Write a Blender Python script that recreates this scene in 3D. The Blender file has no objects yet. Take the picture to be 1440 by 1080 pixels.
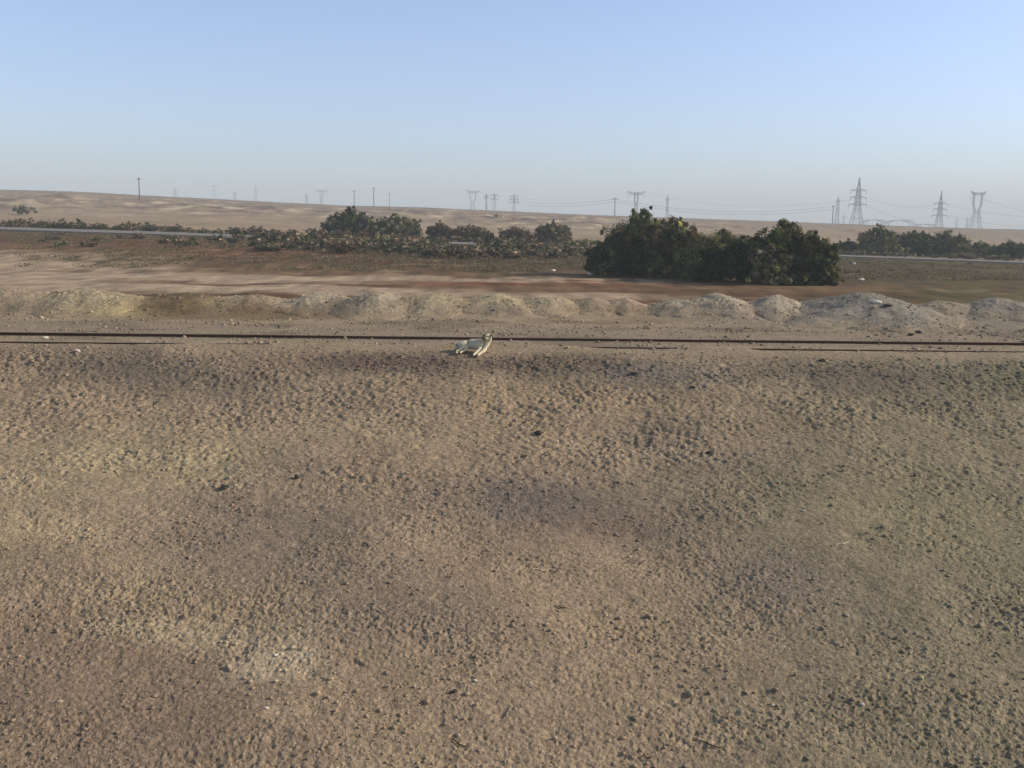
import bpy, bmesh, math, random
import numpy as np
from mathutils import Matrix, Vector

rng = np.random.default_rng(7)
random.seed(7)
scene = bpy.context.scene
COL = scene.collection

# ------------------------------------------------------------------ camera
CAMZ = 3.0
F = 1383.0                      # focal length in pixels of a 1440 px wide frame
PITCH = math.radians(8.88)
ROLL = math.radians(0.72)
cam_d = bpy.data.cameras.new('camera')
cam = bpy.data.objects.new('camera', cam_d)
COL.objects.link(cam)
cam_d.sensor_width = 36.0
cam_d.lens = F / 1440 * 36.0
cam_d.clip_start = 0.1
cam_d.clip_end = 20000
RM = Matrix.Rotation(math.pi / 2 - PITCH, 3, 'X') @ Matrix.Rotation(ROLL, 3, 'Z')
cam.matrix_world = Matrix.Translation((0, 0, CAMZ)) @ RM.to_4x4()
scene.camera = cam

def ray(px, py):
    """slopes X/Y and Z/Y of the sight line towards a spot of the surveyed view"""
    d = RM @ Vector(((px - 720) / F, (540 - py) / F, -1.0))
    return d.x / d.y, d.z / d.y

# ------------------------------------------------------------------ noise
def _hash(ix, iy, seed):
    h = (ix.astype(np.int64) * 374761393 + iy.astype(np.int64) * 668265263 + seed * 974634777) & 0x7fffffff
    h = (h ^ (h >> 13)) * 1274126177 & 0x7fffffff
    h = (h ^ (h >> 16)) * 2246822519 & 0x7fffffff
    return ((h ^ (h >> 15)) & 0xffffff) / float(0xffffff)

def perlin(x, y, seed=0):
    x0 = np.floor(x); y0 = np.floor(y)
    fx = x - x0; fy = y - y0
    ix = x0.astype(np.int64); iy = y0.astype(np.int64)
    def g(dx, dy):
        a = _hash(ix + dx, iy + dy, seed) * 2 * np.pi
        return np.cos(a) * (fx - dx) + np.sin(a) * (fy - dy)
    ux = fx * fx * fx * (fx * (fx * 6 - 15) + 10); uy = fy * fy * fy * (fy * (fy * 6 - 15) + 10)
    a = g(0, 0) * (1 - ux) + g(1, 0) * ux
    b = g(0, 1) * (1 - ux) + g(1, 1) * ux
    return (a * (1 - uy) + b * uy) * 1.5

def fbm(x, y, seed=0, octaves=4, gain=0.5):
    s = np.zeros_like(x); a = 1.0
    for o in range(octaves):
        s += a * perlin(x * 2 ** o + 17.3 * o, y * 2 ** o - 9.1 * o, seed + o)
        a *= gain
    return s

def worley(x, y, seed=0):
    ix = np.floor(x); iy = np.floor(y)
    f1 = np.full(x.shape, 9.0); cid = np.zeros(x.shape)
    for dx in (-1, 0, 1):
        for dy in (-1, 0, 1):
            cx = ix + dx; cy = iy + dy
            px = cx + _hash(cx, cy, seed); py = cy + _hash(cx, cy, seed + 5)
            d = (x - px) ** 2 + (y - py) ** 2
            m = d < f1
            f1 = np.where(m, d, f1); cid = np.where(m, _hash(cx, cy, seed + 9), cid)
    return np.sqrt(f1), cid

def sstep(a, b, x):
    t = np.clip((x - a) / (b - a), 0, 1)
    return t * t * (3 - 2 * t)

# ------------------------------------------------------------------ terrain shape
CX = [0, 100, 200, 360, 480, 600, 720, 865, 960, 1080, 1160, 1300, 1440]
KN = [
    (64,   [None] * 13),
    (85,   [346, 347, 348, 351, 355, 360, 365, 370, 374, 379, 382, 386, 390]),
    (108,  [325, 328, 331, 336.5, 340.3, 344, 347.8, 352, 355.2, 359.2, 362, 367, 372]),
    (113,  [321, 324, 327, 333, 337, 341, 345, 349.5, 353, 357, 360, 365, 370]),
    (135,  [314, 317, 320, 326, 331, 334, 338, 343, 346, 350, 354, 358, 362]),
    (230,  [300, 303, 306, 311, 316, 320, 324, 329, 333, 337, 342, 346, 350]),
    (370,  [269, 271.5, 277, 285, 291, 294.5, 300, 306, 309, 314, 317, 323, 326.5]),
    (430,  [267, 269, 275, 283, 289, 292, 297.5, 303.5, 306.5, 311, 314, 319.5, 323]),
]
KY = []; KU = []; KZ = []
for Yk, ys in KN:
    us = []; zs = []
    for cx, yy in zip(CX, ys):
        u, s = ray(cx, 380 if yy is None else yy)
        us.append(u); zs.append(0.0 if yy is None else CAMZ + s * Yk)
    KY.append(Yk); KU.append(us); KZ.append(zs)
for Yk, dz in ((520, -5), (700, -10), (1200, -16), (2000, -24), (3600, -45)):
    KY.append(Yk); KU.append(KU[-1] if Yk > 520 else KU[7]); KZ.append([z * 0.9 + dz for z in KZ[7]])
FY = [-40, -8, 0, 6, 9, 11, 13.5, 16.5, 19, 21, 22.8, 24.2, 24.8, 25.3]
FZ = [-1.0, -2.2, -3.3, -3.9, -3.72, -3.42, -2.93, -2.33, -1.75, -1.22, -0.68, -0.17, -0.03, 0.0]

RAIL1, RAIL2 = 25.68, 27.12         # the two rails run along X
def yo(X):
    return -0.30 + 0.022 * X          # the track runs a touch nearer on the left
def near_cover(X):
    """1 where drifted soil buries the near rail"""
    e = np.maximum.reduce([sstep(1.2, 2.6, X) * (1 - sstep(3.9, 4.7, X)), sstep(5.9, 6.6, X), 0.55 * (1 - sstep(-9, -8, X))])
    return 1 - e

def zt(X, Y, detail=True):
    X = np.asarray(X, float); Y = np.asarray(Y, float)
    u = X / np.maximum(Y, 20)
    z = np.interp(Y, FY + [31, 64], FZ + [0.06, 0.0])
    far = Y > 64
    if far.any():
        uf = u[far]; Yf = Y[far]
        cols = np.stack([np.interp(uf, KU[i], KZ[i]) for i in range(len(KY))])
        k = np.clip(np.searchsorted(KY, Yf) - 1, 0, len(KY) - 2)
        Ka = np.array(KY, float)
        t = np.clip((Yf - Ka[k]) / (Ka[k + 1] - Ka[k]), 0, 1)
        i = np.arange(len(Yf))
        z[far] = cols[k, i] * (1 - t) + cols[k + 1, i] * t
    # foreground swells on the bank
    fg = sstep(25.0, 22.5, Y) * sstep(-6, 8, Y)
    z = z + fg * (0.12 * perlin(X / 5.2 + 3.1, Y / 3.8 + 1.7, 21) + 0.05 * perlin(X / 1.7, Y / 1.5, 22))
    # crest wander
    cr = np.exp(-((Y - 24.6) / 0.7) ** 2)
    z = z - cr * 0.05 * (1 + perlin(X / 2.1, Y * 0 + 3.3, 23))
    # track bed: soil drifted flush behind the far rail, level between the rails
    Yg = Y; Y = Y - yo(X)
    z = z + 0.088 * sstep(RAIL2 - 0.02, RAIL2 + 0.06, Y) * (1 - sstep(29, 32, Y) * 0.6)
    bet = sstep(RAIL1, RAIL1 + 0.08, Y) * (1 - sstep(RAIL2 - 0.05, RAIL2, Y))
    z = z + 0.005 * bet
    cov = near_cover(X)
    z = z + 0.062 * cov * np.exp(-((Y - RAIL1) / 0.22) ** 2)
    Y = Yg
    # the low continuous berm under the spoil mounds
    b = np.exp(-((Y - 33.9 - 0.5 * perlin(X / 6, X * 0, 31)) / 1.8) ** 2)
    z = z + b * (0.36 + 0.16 * perlin(X / 3.1, Y / 5, 32))
    if detail:
        m = sstep(38, 44, Y) * (1 - sstep(110, 130, Y))
        road = np.exp(-((Y - 110) / 5.0) ** 4)
        z = z + m * 0.10 * fbm(X / 7, Y / 3.5, 41, 3) * (1 - road)
        h = sstep(125, 170, Y)
        z = z + h * (0.55 * fbm(X / 26, Y / 20, 43, 4) * (1 - sstep(340, 420, Y) * 0.8))
        out = sstep(230, 270, Y) * (1 - sstep(330, 370, Y))
        z = z + out * 1.1 * np.maximum(0, fbm(X / 17, Y / 9, 45, 4) - 0.15)
    return z

def zp(x, y):
    return float(zt(np.array([x]), np.array([y]))[0])

def _clodfield(X, Y, k):
    wx = X + 0.03 * perlin(X / (1.3 * k), Y / (1.3 * k), 51); wy = Y + 0.03 * perlin(X / (1.3 * k) + 9, Y / (1.3 * k), 52)
    f, cid = worley(wx / k, wy / (0.85 * k), 53)
    f3, cid3 = worley(wx / (1.25 * k) + 2.2, wy / k - 7, 59)
    lump = np.clip(1 - f * 1.25, 0, 1) * (0.2 + cid)
    pit = np.clip(1 - f3 * 1.6, 0, 1) ** 0.8 * np.clip(cid3 * 1.6 - 0.5, 0, 1)
    return k * (0.23 * lump - 0.27 * pit + 0.10 * fbm(X / (2.6 * k), Y / (2.2 * k), 57, 3))

def clods(X, Y):
    """trampled, cloddy dry soil of the bank: small grains low down, larger clods towards its top"""
    t = sstep(14, 21, Y)
    amp = 0.55 + 0.75 * np.clip(0.45 + fbm(X / 2.4, Y / 1.9, 58, 4), 0, 1)
    h = np.zeros_like(X)
    a = t < 1; b = t > 0
    h[a] += (1 - t[a]) * _clodfield(X[a], Y[a], 0.080)
    h[b] += t[b] * 1.12 * _clodfield(X[b], Y[b], 0.128)
    f2, cid2 = worley(X / 0.055 + 4, Y / 0.05, 55)
    # old blurred footprints and scuffs
    f4, cid4 = worley(X / 0.62, Y / 0.5, 66)
    foot = np.exp(-(f4 / 0.22) ** 2) * (cid4 > 0.6)
    return amp * (h + 0.010 * np.clip(1 - f2 * 1.3, 0, 1) * cid2 + 0.006 * perlin(X / 0.04, Y / 0.04, 60)) - 0.03 * foot

def height(X, Y):
    z = zt(X, Y)
    near = (Y > 7) & (Y < 44)
    if near.any():
        x = X[near]; y = Y[near]
        bank = sstep(25.1, 24.2, y)
        dirt = 1 - bank
        tr = np.exp(-((y - 26.4) / 1.1) ** 4)
        z[near] += clods(x, y) * (bank + dirt * 0.28 * (1 - 0.55 * tr))
    return z

def spot(px, py):
    """ground point on a sight line"""
    sx, sz = ray(px, py)
    Ys = np.geomspace(9, 380, 4000)
    z = CAMZ + sz * Ys
    g = zt(sx * Ys, Ys)
    k = int(np.argmax(z < g))
    return sx * Ys[k], Ys[k], float(g[k])

# soil stains and drifts, plus shade painted on mound flanks: place, half width and depth in metres, colour, strength
STAINS_AND_SHADE = []
for px_, py_, rx_, ry_, c_, k_ in (
        (735, 702, 1.6, 0.8, (0.145, 0.127, 0.122), 0.75), (860, 740, 1.6, 0.6, (0.17, 0.13, 0.115), 0.6), (1095, 810, 1.1, 0.8, (0.17, 0.145, 0.14), 0.5),
        (60, 700, 2.4, 1.6, (0.345, 0.285, 0.20), 0.6), (20, 750, 1.3, 0.6, (0.38, 0.305, 0.21), 0.6), (230, 640, 2.4, 1.2, (0.33, 0.28, 0.19), 0.5), (760, 560, 2.2, 0.9, (0.34, 0.265, 0.18), 0.45),
        (560, 600, 3.0, 1.2, (0.33, 0.27, 0.19), 0.45), (200, 960, 2.0, 0.9, (0.20, 0.155, 0.122), 0.55), (40, 900, 1.5, 0.9, (0.20, 0.15, 0.12), 0.55), (930, 520, 1.6, 0.6, (0.16, 0.15, 0.148), 0.6),
        (520, 508, 2.6, 0.5, (0.13, 0.098, 0.085), 0.7), (800, 508, 1.5, 0.45, (0.14, 0.105, 0.085), 0.6), (1150, 700, 2.5, 1.4, (0.24, 0.21, 0.145), 0.6), (1400, 760, 2.0, 2.2, (0.22, 0.20, 0.135), 0.6), (900, 640, 1.4, 0.8, (0.31, 0.25, 0.185), 0.5),
        (245, 437, 1.3, 1.0, (0.135, 0.098, 0.055), 0.9), (355, 436, 0.7, 0.7, (0.15, 0.108, 0.065), 0.8), (480, 436, 0.8, 0.8, (0.13, 0.11, 0.10), 0.8), (150, 440, 1.1, 0.5, (0.38, 0.32, 0.195), 0.6),  # browns mix dark soil with shade; the greyish pit is painted shadow
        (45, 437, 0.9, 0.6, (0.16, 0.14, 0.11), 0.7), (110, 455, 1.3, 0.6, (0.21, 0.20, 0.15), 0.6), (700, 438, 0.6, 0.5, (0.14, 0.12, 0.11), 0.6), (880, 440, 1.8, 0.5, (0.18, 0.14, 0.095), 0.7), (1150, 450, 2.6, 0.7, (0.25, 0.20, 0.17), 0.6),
        (392, 930, 0.55, 0.42, (0.44, 0.37, 0.27), 0.95), (325, 897, 0.9, 0.25, (0.36, 0.30, 0.218), 0.85), (220, 880, 0.9, 0.25, (0.34, 0.285, 0.205), 0.75), (425, 990, 0.45, 0.5, (0.36, 0.28, 0.20), 0.75)):
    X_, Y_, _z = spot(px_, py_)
    STAINS_AND_SHADE.append((X_, Y_, rx_, ry_, c_, k_))

# ------------------------------------------------------------------ terrain colour (the soil's own, plus some painted shade)
SAND = np.array([0.300, 0.245, 0.180])
def lerp(a, b, t):
    return a * (1 - t[:, None]) + b * t[:, None]
def colour(X, Y):
    n = len(X)
    u = X / np.maximum(Y, 9)
    c = np.tile(SAND, (n, 1))
    n1 = fbm(X / 3.4, Y / 2.6, 61, 4); n2 = fbm(X / 1.1 + 7, Y / 0.9, 62, 4); n3 = fbm(X / 7 + 5, Y / 5, 63, 3)
    # bank
    bk = sstep(26, 24, Y)
    cb = np.tile(np.array([0.285, 0.226, 0.166]), (n, 1))
    cb = lerp(cb, np.array([0.33, 0.275, 0.19]), np.clip(0.25 + n1, 0, 1) * sstep(-0.02, -0.38, u) * sstep(10, 15, Y) * sstep(23.5, 20, Y) * 0.5)
    cb = lerp(cb, np.array([0.205, 0.168, 0.140]), np.clip(n3 * 1.2 - 0.05, 0, 0.75))
    cb = lerp(cb, np.array([0.21, 0.19, 0.137]), sstep(0.05, 0.5, u) * 0.75)
    cb = lerp(cb, np.array([0.215, 0.165, 0.125]), sstep(-0.1, -0.4, u) * sstep(13.2, 11.8, Y) * 0.7)
    # darker gravelly shoulder below the track
    cb = lerp(cb, np.array([0.165, 0.138, 0.112]), np.clip(0.6 + n1 * 1.3, 0, 1) * np.exp(-((Y - 23.6) / 1.1) ** 2))
    gr = np.exp(-(((X - 12.4) / 1.8) ** 2 + ((Y - 23.6) / 0.8) ** 2))
    cb = lerp(cb, np.array([0.13, 0.155, 0.095]), gr * 0.4)
    c = lerp(c, cb, bk)
    # flat beyond the track
    tb = sstep(25, 27, Y) * sstep(31, 29, Y)
    c = lerp(c, np.array([0.245, 0.203, 0.158]), tb * 0.9)
    c = lerp(c, np.array([0.16, 0.13, 0.105]), np.clip(n1 * 1.8 - 0.2, 0, 0.7) * sstep(25.2, 26, Y) * sstep(33, 31, Y))
    md = np.exp(-((Y - 33.5) / 3.2) ** 4)
    yel = np.clip(n1 * 1.6 + 0.25, 0, 1) * sstep(-0.05, -0.3, u)
    c = lerp(c, np.array([0.34, 0.285, 0.175]), md * yel * 0.7)
    c = lerp(c, np.array([0.150, 0.112, 0.070]), md * np.clip(n3 * 2.0 - 0.3, 0, 0.85))
    c = lerp(c, np.array([0.235, 0.215, 0.185]), md * sstep(0.1, 0.25, u) * 0.6)
    # table of soil colours behind the mounds, columns left to right
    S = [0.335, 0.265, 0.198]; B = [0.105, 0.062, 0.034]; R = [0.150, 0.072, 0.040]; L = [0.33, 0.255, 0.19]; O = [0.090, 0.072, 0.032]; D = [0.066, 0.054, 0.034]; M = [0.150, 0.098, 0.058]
    rows = [(38, [B, B, M, B, O]), (42, [M, B, R, B, O]), (45, [S, S, L, B, O]), (49.5, [S, S, M, B, O]), (51.5, [S, B, M, M, M]), (55, [S, S, R, M, O]), (60, [S, S, L, B, O]), (66, [S, M, M, D, O]),
            (73, [S, B, B, D, O]), (82, [M, R, D, D, B]), (92, [B, R, D, D, O]), (104, [O, B, D, D, O]), (118, [M, B, D, D, B]), (126, [S, S, S, S, S]), (140, [L, L, L, L, M])]
    wY = Y + fbm(X / 6, Y / 6, 71, 5) * (0.05 * Y) ; wu = u + 0.10 * fbm(u * 5, Y / 5, 72, 3)
    U = np.array([-0.52, -0.26, 0.0, 0.26, 0.52]); RY = np.array([r[0] for r in rows], float)
    fu = np.clip(np.interp(wu, U, np.arange(5)), 0, 3.999); iu = fu.astype(int); fu = fu - iu
    fy = np.clip(np.interp(wY, RY, np.arange(len(rows))), 0, len(rows) - 1.001); iy = fy.astype(int); fy = fy - iy
    fy = sstep(0.2, 0.8, fy); fu = sstep(0.05, 0.95, fu)
    T = np.array([r[1] for r in rows])
    tc = (T[iy, iu] * (1 - fu)[:, None] + T[iy, iu + 1] * fu[:, None]) * (1 - fy)[:, None] + (T[iy + 1, iu] * (1 - fu)[:, None] + T[iy + 1, iu + 1] * fu[:, None]) * fy[:, None]
    streak = fbm(X / 7, Y / 2.6, 73, 5)
    tc = lerp(tc, np.array(L), np.clip(streak * 1.4 - 0.45, 0, 0.7) * sstep(95, 80, Y) * (1 - 0.6 * sstep(0.15, 0.3, u)))
    mot = fbm(X / 2.6, Y / 6.5, 78, 4); mot2 = fbm(X / 1.3 + 4, Y / 5, 79, 3)
    tc = lerp(tc, np.array([0.10, 0.064, 0.040]), np.clip(mot * 2.2 - 0.45, 0, 0.8) * sstep(46, 60, Y) * sstep(-0.32, -0.1, u + 0.012 * (Y - 70)))
    tc = lerp(tc, np.array([0.075, 0.066, 0.034]), np.clip(mot2 * 2.2 - 0.5, 0, 0.8) * sstep(58, 72, Y))
    tc = tc * (1 + 0.38 * fbm(X / 1.1, Y / 5.0, 74, 4))[:, None]
    c = lerp(c, tc, sstep(36.2, 37.6, Y))
    hill = sstep(126, 150, Y)
    hc = np.tile(np.array([0.255, 0.195, 0.142]), (n, 1))
    hn = fbm(X / 30, Y / 28, 75, 4)
    hc = lerp(hc, np.array([0.34, 0.265, 0.19]), np.clip(hn + 0.3, 0, 1))
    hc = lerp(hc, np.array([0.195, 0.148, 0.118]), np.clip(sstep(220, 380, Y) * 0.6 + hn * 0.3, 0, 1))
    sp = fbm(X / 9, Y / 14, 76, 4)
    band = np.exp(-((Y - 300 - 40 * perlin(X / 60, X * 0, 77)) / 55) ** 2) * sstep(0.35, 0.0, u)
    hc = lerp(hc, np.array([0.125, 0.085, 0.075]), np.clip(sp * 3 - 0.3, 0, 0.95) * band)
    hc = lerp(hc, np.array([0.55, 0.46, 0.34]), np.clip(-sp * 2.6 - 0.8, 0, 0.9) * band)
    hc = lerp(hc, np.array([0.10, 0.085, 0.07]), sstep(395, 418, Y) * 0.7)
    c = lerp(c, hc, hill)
    edge = 0.35 * n1 + 0.35 * n2
    for (sx_, sy_, rx_, ry_, c_, k_) in STAINS_AND_SHADE:
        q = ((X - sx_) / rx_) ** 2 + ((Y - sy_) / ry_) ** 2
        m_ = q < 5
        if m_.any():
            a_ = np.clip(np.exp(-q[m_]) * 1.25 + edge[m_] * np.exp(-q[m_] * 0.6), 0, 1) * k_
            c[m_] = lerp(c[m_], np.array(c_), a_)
    c *= (1 + 0.10 * n2)[:, None]
    return np.clip(c * np.array([0.985, 0.935, 0.875]), 0.02, 0.9)

# ------------------------------------------------------------------ helpers
def tag(o, label=None, cat=None, group=None, kind=None):
    if label: o['label'] = label
    if cat: o['category'] = cat
    if group: o['group'] = group
    if kind: o['kind'] = kind
    return o

def mesh_obj(name, V, Fc, mat=None, parent=None, smooth=False, col=None, link=True):
    me = bpy.data.meshes.new(name)
    V = np.asarray(V, np.float32)
    if isinstance(Fc, np.ndarray):
        k = Fc.shape[1]
        me.vertices.add(len(V)); me.vertices.foreach_set('co', V.ravel())
        me.loops.add(Fc.size); me.loops.foreach_set('vertex_index', Fc.astype(np.int32).ravel())
        me.polygons.add(len(Fc)); me.polygons.foreach_set('loop_start', np.arange(0, Fc.size, k, dtype=np.int32))
        me.update(calc_edges=True)
    else:
        me.from_pydata([tuple(map(float, v)) for v in V], [], Fc)
        me.update()
    if smooth:
        me.polygons.foreach_set('use_smooth', np.ones(len(me.polygons), bool))
    if col is not None:
        a = me.color_attributes.new('tone', 'FLOAT_COLOR', 'POINT')
        c4 = np.ones((len(V), 4), np.float32); c4[:, :3] = col
        a.data.foreach_set('color', c4.ravel())
    if mat: me.materials.append(mat)
    o = bpy.data.objects.new(name, me)
    if link: COL.objects.link(o)
    if parent: o.parent = parent
    return o

def empty(name, loc, rz=0.0):
    o = bpy.data.objects.new(name, None); COL.objects.link(o)
    o.location = loc; o.rotation_euler = (0, 0, rz); o.empty_display_size = 0.3
    return o

def new_mat(name, rough=0.95):
    m = bpy.data.materials.new(name); m.use_nodes = True
    nt = m.node_tree; b = nt.nodes['Principled BSDF']
    b.inputs['Roughness'].default_value = rough
    b.inputs['Specular IOR Level'].default_value = 0.2
    return m, nt, b

def simple_mat(name, c, rough=0.9, var=0.25, scale=8.0, metal=0.0, bump=0.0):
    m, nt, b = new_mat(name, rough)
    tc = nt.nodes.new('ShaderNodeTexCoord'); nz = nt.nodes.new('ShaderNodeTexNoise')
    nz.inputs['Scale'].default_value = scale; nz.inputs['Detail'].default_value = 5
    nt.links.new(tc.outputs['Object'], nz.inputs['Vector'])
    mx = nt.nodes.new('ShaderNodeMix'); mx.data_type = 'RGBA'
    mx.inputs['A'].default_value = (*[x * (1 - var) for x in c], 1); mx.inputs['B'].default_value = (*[min(1, x * (1 + var)) for x in c], 1)
    nt.links.new(nz.outputs['Fac'], mx.inputs['Factor']); nt.links.new(mx.outputs['Result'], b.inputs['Base Color'])
    b.inputs['Metallic'].default_value = metal
    if bump:
        bp = nt.nodes.new('ShaderNodeBump'); bp.inputs['Strength'].default_value = bump; bp.inputs['Distance'].default_value = 0.02
        nt.links.new(nz.outputs['Fac'], bp.inputs['Height']); nt.links.new(bp.outputs['Normal'], b.inputs['Normal'])
    return m

# soil: colour from the sheet, fine grains from procedural noise
def soil_material():
    m, nt, b = new_mat('dry_soil', 1.0)
    b.inputs['Specular IOR Level'].default_value = 0.1
    N = nt.nodes; Lk = nt.links
    at = N.new('ShaderNodeAttribute'); at.attribute_name = 'tone'
    geo = N.new('ShaderNodeNewGeometry')
    n1 = N.new('ShaderNodeTexNoise'); n1.inputs['Scale'].default_value = 11; n1.inputs['Detail'].default_value = 6; n1.inputs['Roughness'].default_value = 0.7
    n2 = N.new('ShaderNodeTexNoise'); n2.inputs['Scale'].default_value = 45; n2.inputs['Detail'].default_value = 3
    v = N.new('ShaderNodeTexVoronoi'); v.inputs['Scale'].default_value = 26
    for n in (n1, n2, v): Lk.new(geo.outputs['Position'], n.inputs['Vector'])
    r = N.new('ShaderNodeMapRange'); r.inputs['From Min'].default_value = 0.3; r.inputs['From Max'].default_value = 0.7; r.inputs['To Min'].default_value = 0.74; r.inputs['To Max'].default_value = 1.26
    Lk.new(n1.outputs['Fac'], r.inputs['Value'])
    # sparse pale and dark grains
    r2 = N.new('ShaderNodeSeparateColor'); Lk.new(v.outputs['Color'], r2.inputs['Color'])
    g = N.new('ShaderNodeMapRange'); g.inputs['From Min'].default_value = 0.0; g.inputs['From Max'].default_value = 1.0; g.inputs['To Min'].default_value = 0.78; g.inputs['To Max'].default_value = 1.2
    Lk.new(r2.outputs['Red'], g.inputs['Value'])
    mu = N.new('ShaderNodeMath'); mu.operation = 'MULTIPLY'; Lk.new(r.outputs['Result'], mu.inputs[0]); Lk.new(g.outputs['Result'], mu.inputs[1])
    vm = N.new('ShaderNodeVectorMath'); vm.operation = 'SCALE'
    Lk.new(at.outputs['Color'], vm.inputs[0]); Lk.new(mu.outputs['Value'], vm.inputs['Scale'])
    Lk.new(vm.outputs['Vector'], b.inputs['Base Color'])
    ad = N.new('ShaderNodeMath'); ad.operation = 'ADD'; Lk.new(n1.outputs['Fac'], ad.inputs[0]); Lk.new(n2.outputs['Fac'], ad.inputs[1])
    bp = N.new('ShaderNodeBump'); bp.inputs['Strength'].default_value = 0.75; bp.inputs['Distance'].default_value = 0.022
    Lk.new(ad.outputs['Value'], bp.inputs['Height']); Lk.new(bp.outputs['Normal'], b.inputs['Normal'])
    return m
SOIL = soil_material()

def tone_mat(name, rough=0.85, mul=1.0, transl=0.0, bump=0.0):
    m, nt, b = new_mat(name, rough)
    at = nt.nodes.new('ShaderNodeAttribute'); at.attribute_name = 'tone'
    vm = nt.nodes.new('ShaderNodeVectorMath'); vm.operation = 'SCALE'; vm.inputs['Scale'].default_value = mul
    nt.links.new(at.outputs['Color'], vm.inputs[0]); nt.links.new(vm.outputs['Vector'], b.inputs['Base Color'])
    if transl:
        tr = nt.nodes.new('ShaderNodeBsdfTranslucent'); nt.links.new(vm.outputs['Vector'], tr.inputs['Color'])
        mx = nt.nodes.new('ShaderNodeMixShader'); mx.inputs[0].default_value = transl
        out = nt.nodes['Material Output']
        nt.links.new(b.outputs[0], mx.inputs[1]); nt.links.new(tr.outputs[0], mx.inputs[2]); nt.links.new(mx.outputs[0], out.inputs['Surface'])
    return m
LEAF = tone_mat('leaves', 0.75, 1.0, 0.25)
STONE = tone_mat('stones', 0.9)
BARK = simple_mat('bark', (0.12, 0.09, 0.065), 0.9, 0.3, 12, bump=0.4)

# ------------------------------------------------------------------ ground sheet
def build_ground():
    uc = np.linspace(-0.585, 0.585, 1300)
    uo = np.geomspace(0.6, 1.6, 46)
    us = np.concatenate([-uo[::-1], uc, uo])
    ys = np.concatenate([np.linspace(-40, 8.5, 22)[:-1], np.linspace(8.5, 10.3, 24)[:-1], np.linspace(10.3, 25.2, 900)[:-1], np.linspace(25.2, 27.6, 90)[:-1],
                         np.linspace(27.6, 38, 230)[:-1], np.geomspace(38, 135, 260)[:-1], np.geomspace(135, 440, 190)[:-1], np.geomspace(440, 2900, 24)])
    W = np.where(ys > 10.3, ys, 10.3 + (10.3 - ys) * 0.6)
    X = us[None, :] * W[:, None]; Y = np.repeat(ys[:, None], len(us), 1)
    x = X.ravel(); y = Y.ravel()
    z = height(x, y)
    V = np.stack([x, y, z], 1)
    nr, nc = X.shape
    i = np.arange(nr * nc).reshape(nr, nc)
    Fc = np.stack([i[:-1, :-1].ravel(), i[:-1, 1:].ravel(), i[1:, 1:].ravel(), i[1:, :-1].ravel()], 1)
    o = mesh_obj('ground', V, Fc, SOIL, smooth=True, col=colour(x, y))
    tag(o, kind='structure')
build_ground()

# ------------------------------------------------------------------ road
def build_road():
    m, nt, b = new_mat('asphalt', 0.75)
    tc = nt.nodes.new('ShaderNodeNewGeometry'); nz = nt.nodes.new('ShaderNodeTexNoise'); nz.inputs['Scale'].default_value = 0.5; nz.inputs['Detail'].default_value = 6
    mp = nt.nodes.new('ShaderNodeMapping'); mp.inputs['Scale'].default_value = (0.25, 1, 1)
    nt.links.new(tc.outputs['Position'], mp.inputs['Vector']); nt.links.new(mp.outputs['Vector'], nz.inputs['Vector'])
    mx = nt.nodes.new('ShaderNodeMix'); mx.data_type = 'RGBA'; mx.inputs['A'].default_value = (0.13, 0.125, 0.125, 1); mx.inputs['B'].default_value = (0.235, 0.21, 0.185, 1)
    nt.links.new(nz.outputs['Fac'], mx.inputs['Factor']); nt.links.new(mx.outputs['Result'], b.inputs['Base Color'])
    b.inputs['Specular IOR Level'].default_value = 0.2
    xs = np.linspace(-150, 150, 400)
    V = []; Fc = []
    for k, x in enumerate(xs):
        for yy, dz in ((108.2, -0.6), (108.2, 0.0), (110.4, 0.04), (112.8, 0.0), (112.8, -0.6)):
            V.append((x, yy + 0.25 * math.sin(x / 23), dz))
    V = np.array(V)
    base = np.maximum(zt(V[:, 0], np.full(len(V), 108.2), False), 0)
    base2 = zt(V[:, 0], np.full(len(V), 112.8), False)
    t = (V[:, 1] - 108.2) / 4.6
    V[:, 2] += base * (1 - t) + base2 * t + 0.16
    for k in range(len(xs) - 1):
        for j in range(4):
            a = k * 5 + j
            Fc.append((a, a + 5, a + 6, a + 1))
    o = mesh_obj('road', V, Fc, m, smooth=False)
    tag(o, kind='structure')
build_road()

# ------------------------------------------------------------------ rails
RUST = simple_mat('rusted_steel', (0.085, 0.042, 0.025), 0.8, 0.4, 20, 0.2, 0.3)
RUSTTOP = simple_mat('rail_head_steel', (0.20, 0.155, 0.125), 0.6, 0.25, 20, 0.2)
def rail(yc, ztop, label):
    prof = [(-0.062, -0.150), (0.062, -0.150), (0.062, -0.140), (0.012, -0.122), (0.010, -0.045), (0.034, -0.034), (0.034, -0.006), (0.026, 0.0),
            (-0.026, 0.0), (-0.034, -0.006), (-0.034, -0.034), (-0.010, -0.045), (-0.012, -0.122), (-0.062, -0.140)]
    xs = np.arange(-70, 70.1, 0.7)
    V = []; Fc = []
    n = len(prof)
    for x in xs:
        w = 0.012 * math.sin(x / 7.3 + yc); h = 0.006 * math.sin(x / 5.1 + 2 * yc)
        for py, pz in prof: V.append((x, yc + yo(x) + py + w, ztop + pz + h))
    for k in range(len(xs) - 1):
        for j in range(n):
            a = k * n + j; b = k * n + (j + 1) % n
            Fc.append((a, b, b + n, a + n))
    o = mesh_obj('rail', V, Fc, RUST)
    o.data.materials.append(RUSTTOP)
    for p in o.data.polygons:
        if p.index % n in (7,): p.material_index = 1
    return tag(o, label, 'rail')
rail(RAIL1, 0.030, 'nearer rusty rail, mostly buried in soil, surfacing right of the dog')
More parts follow.
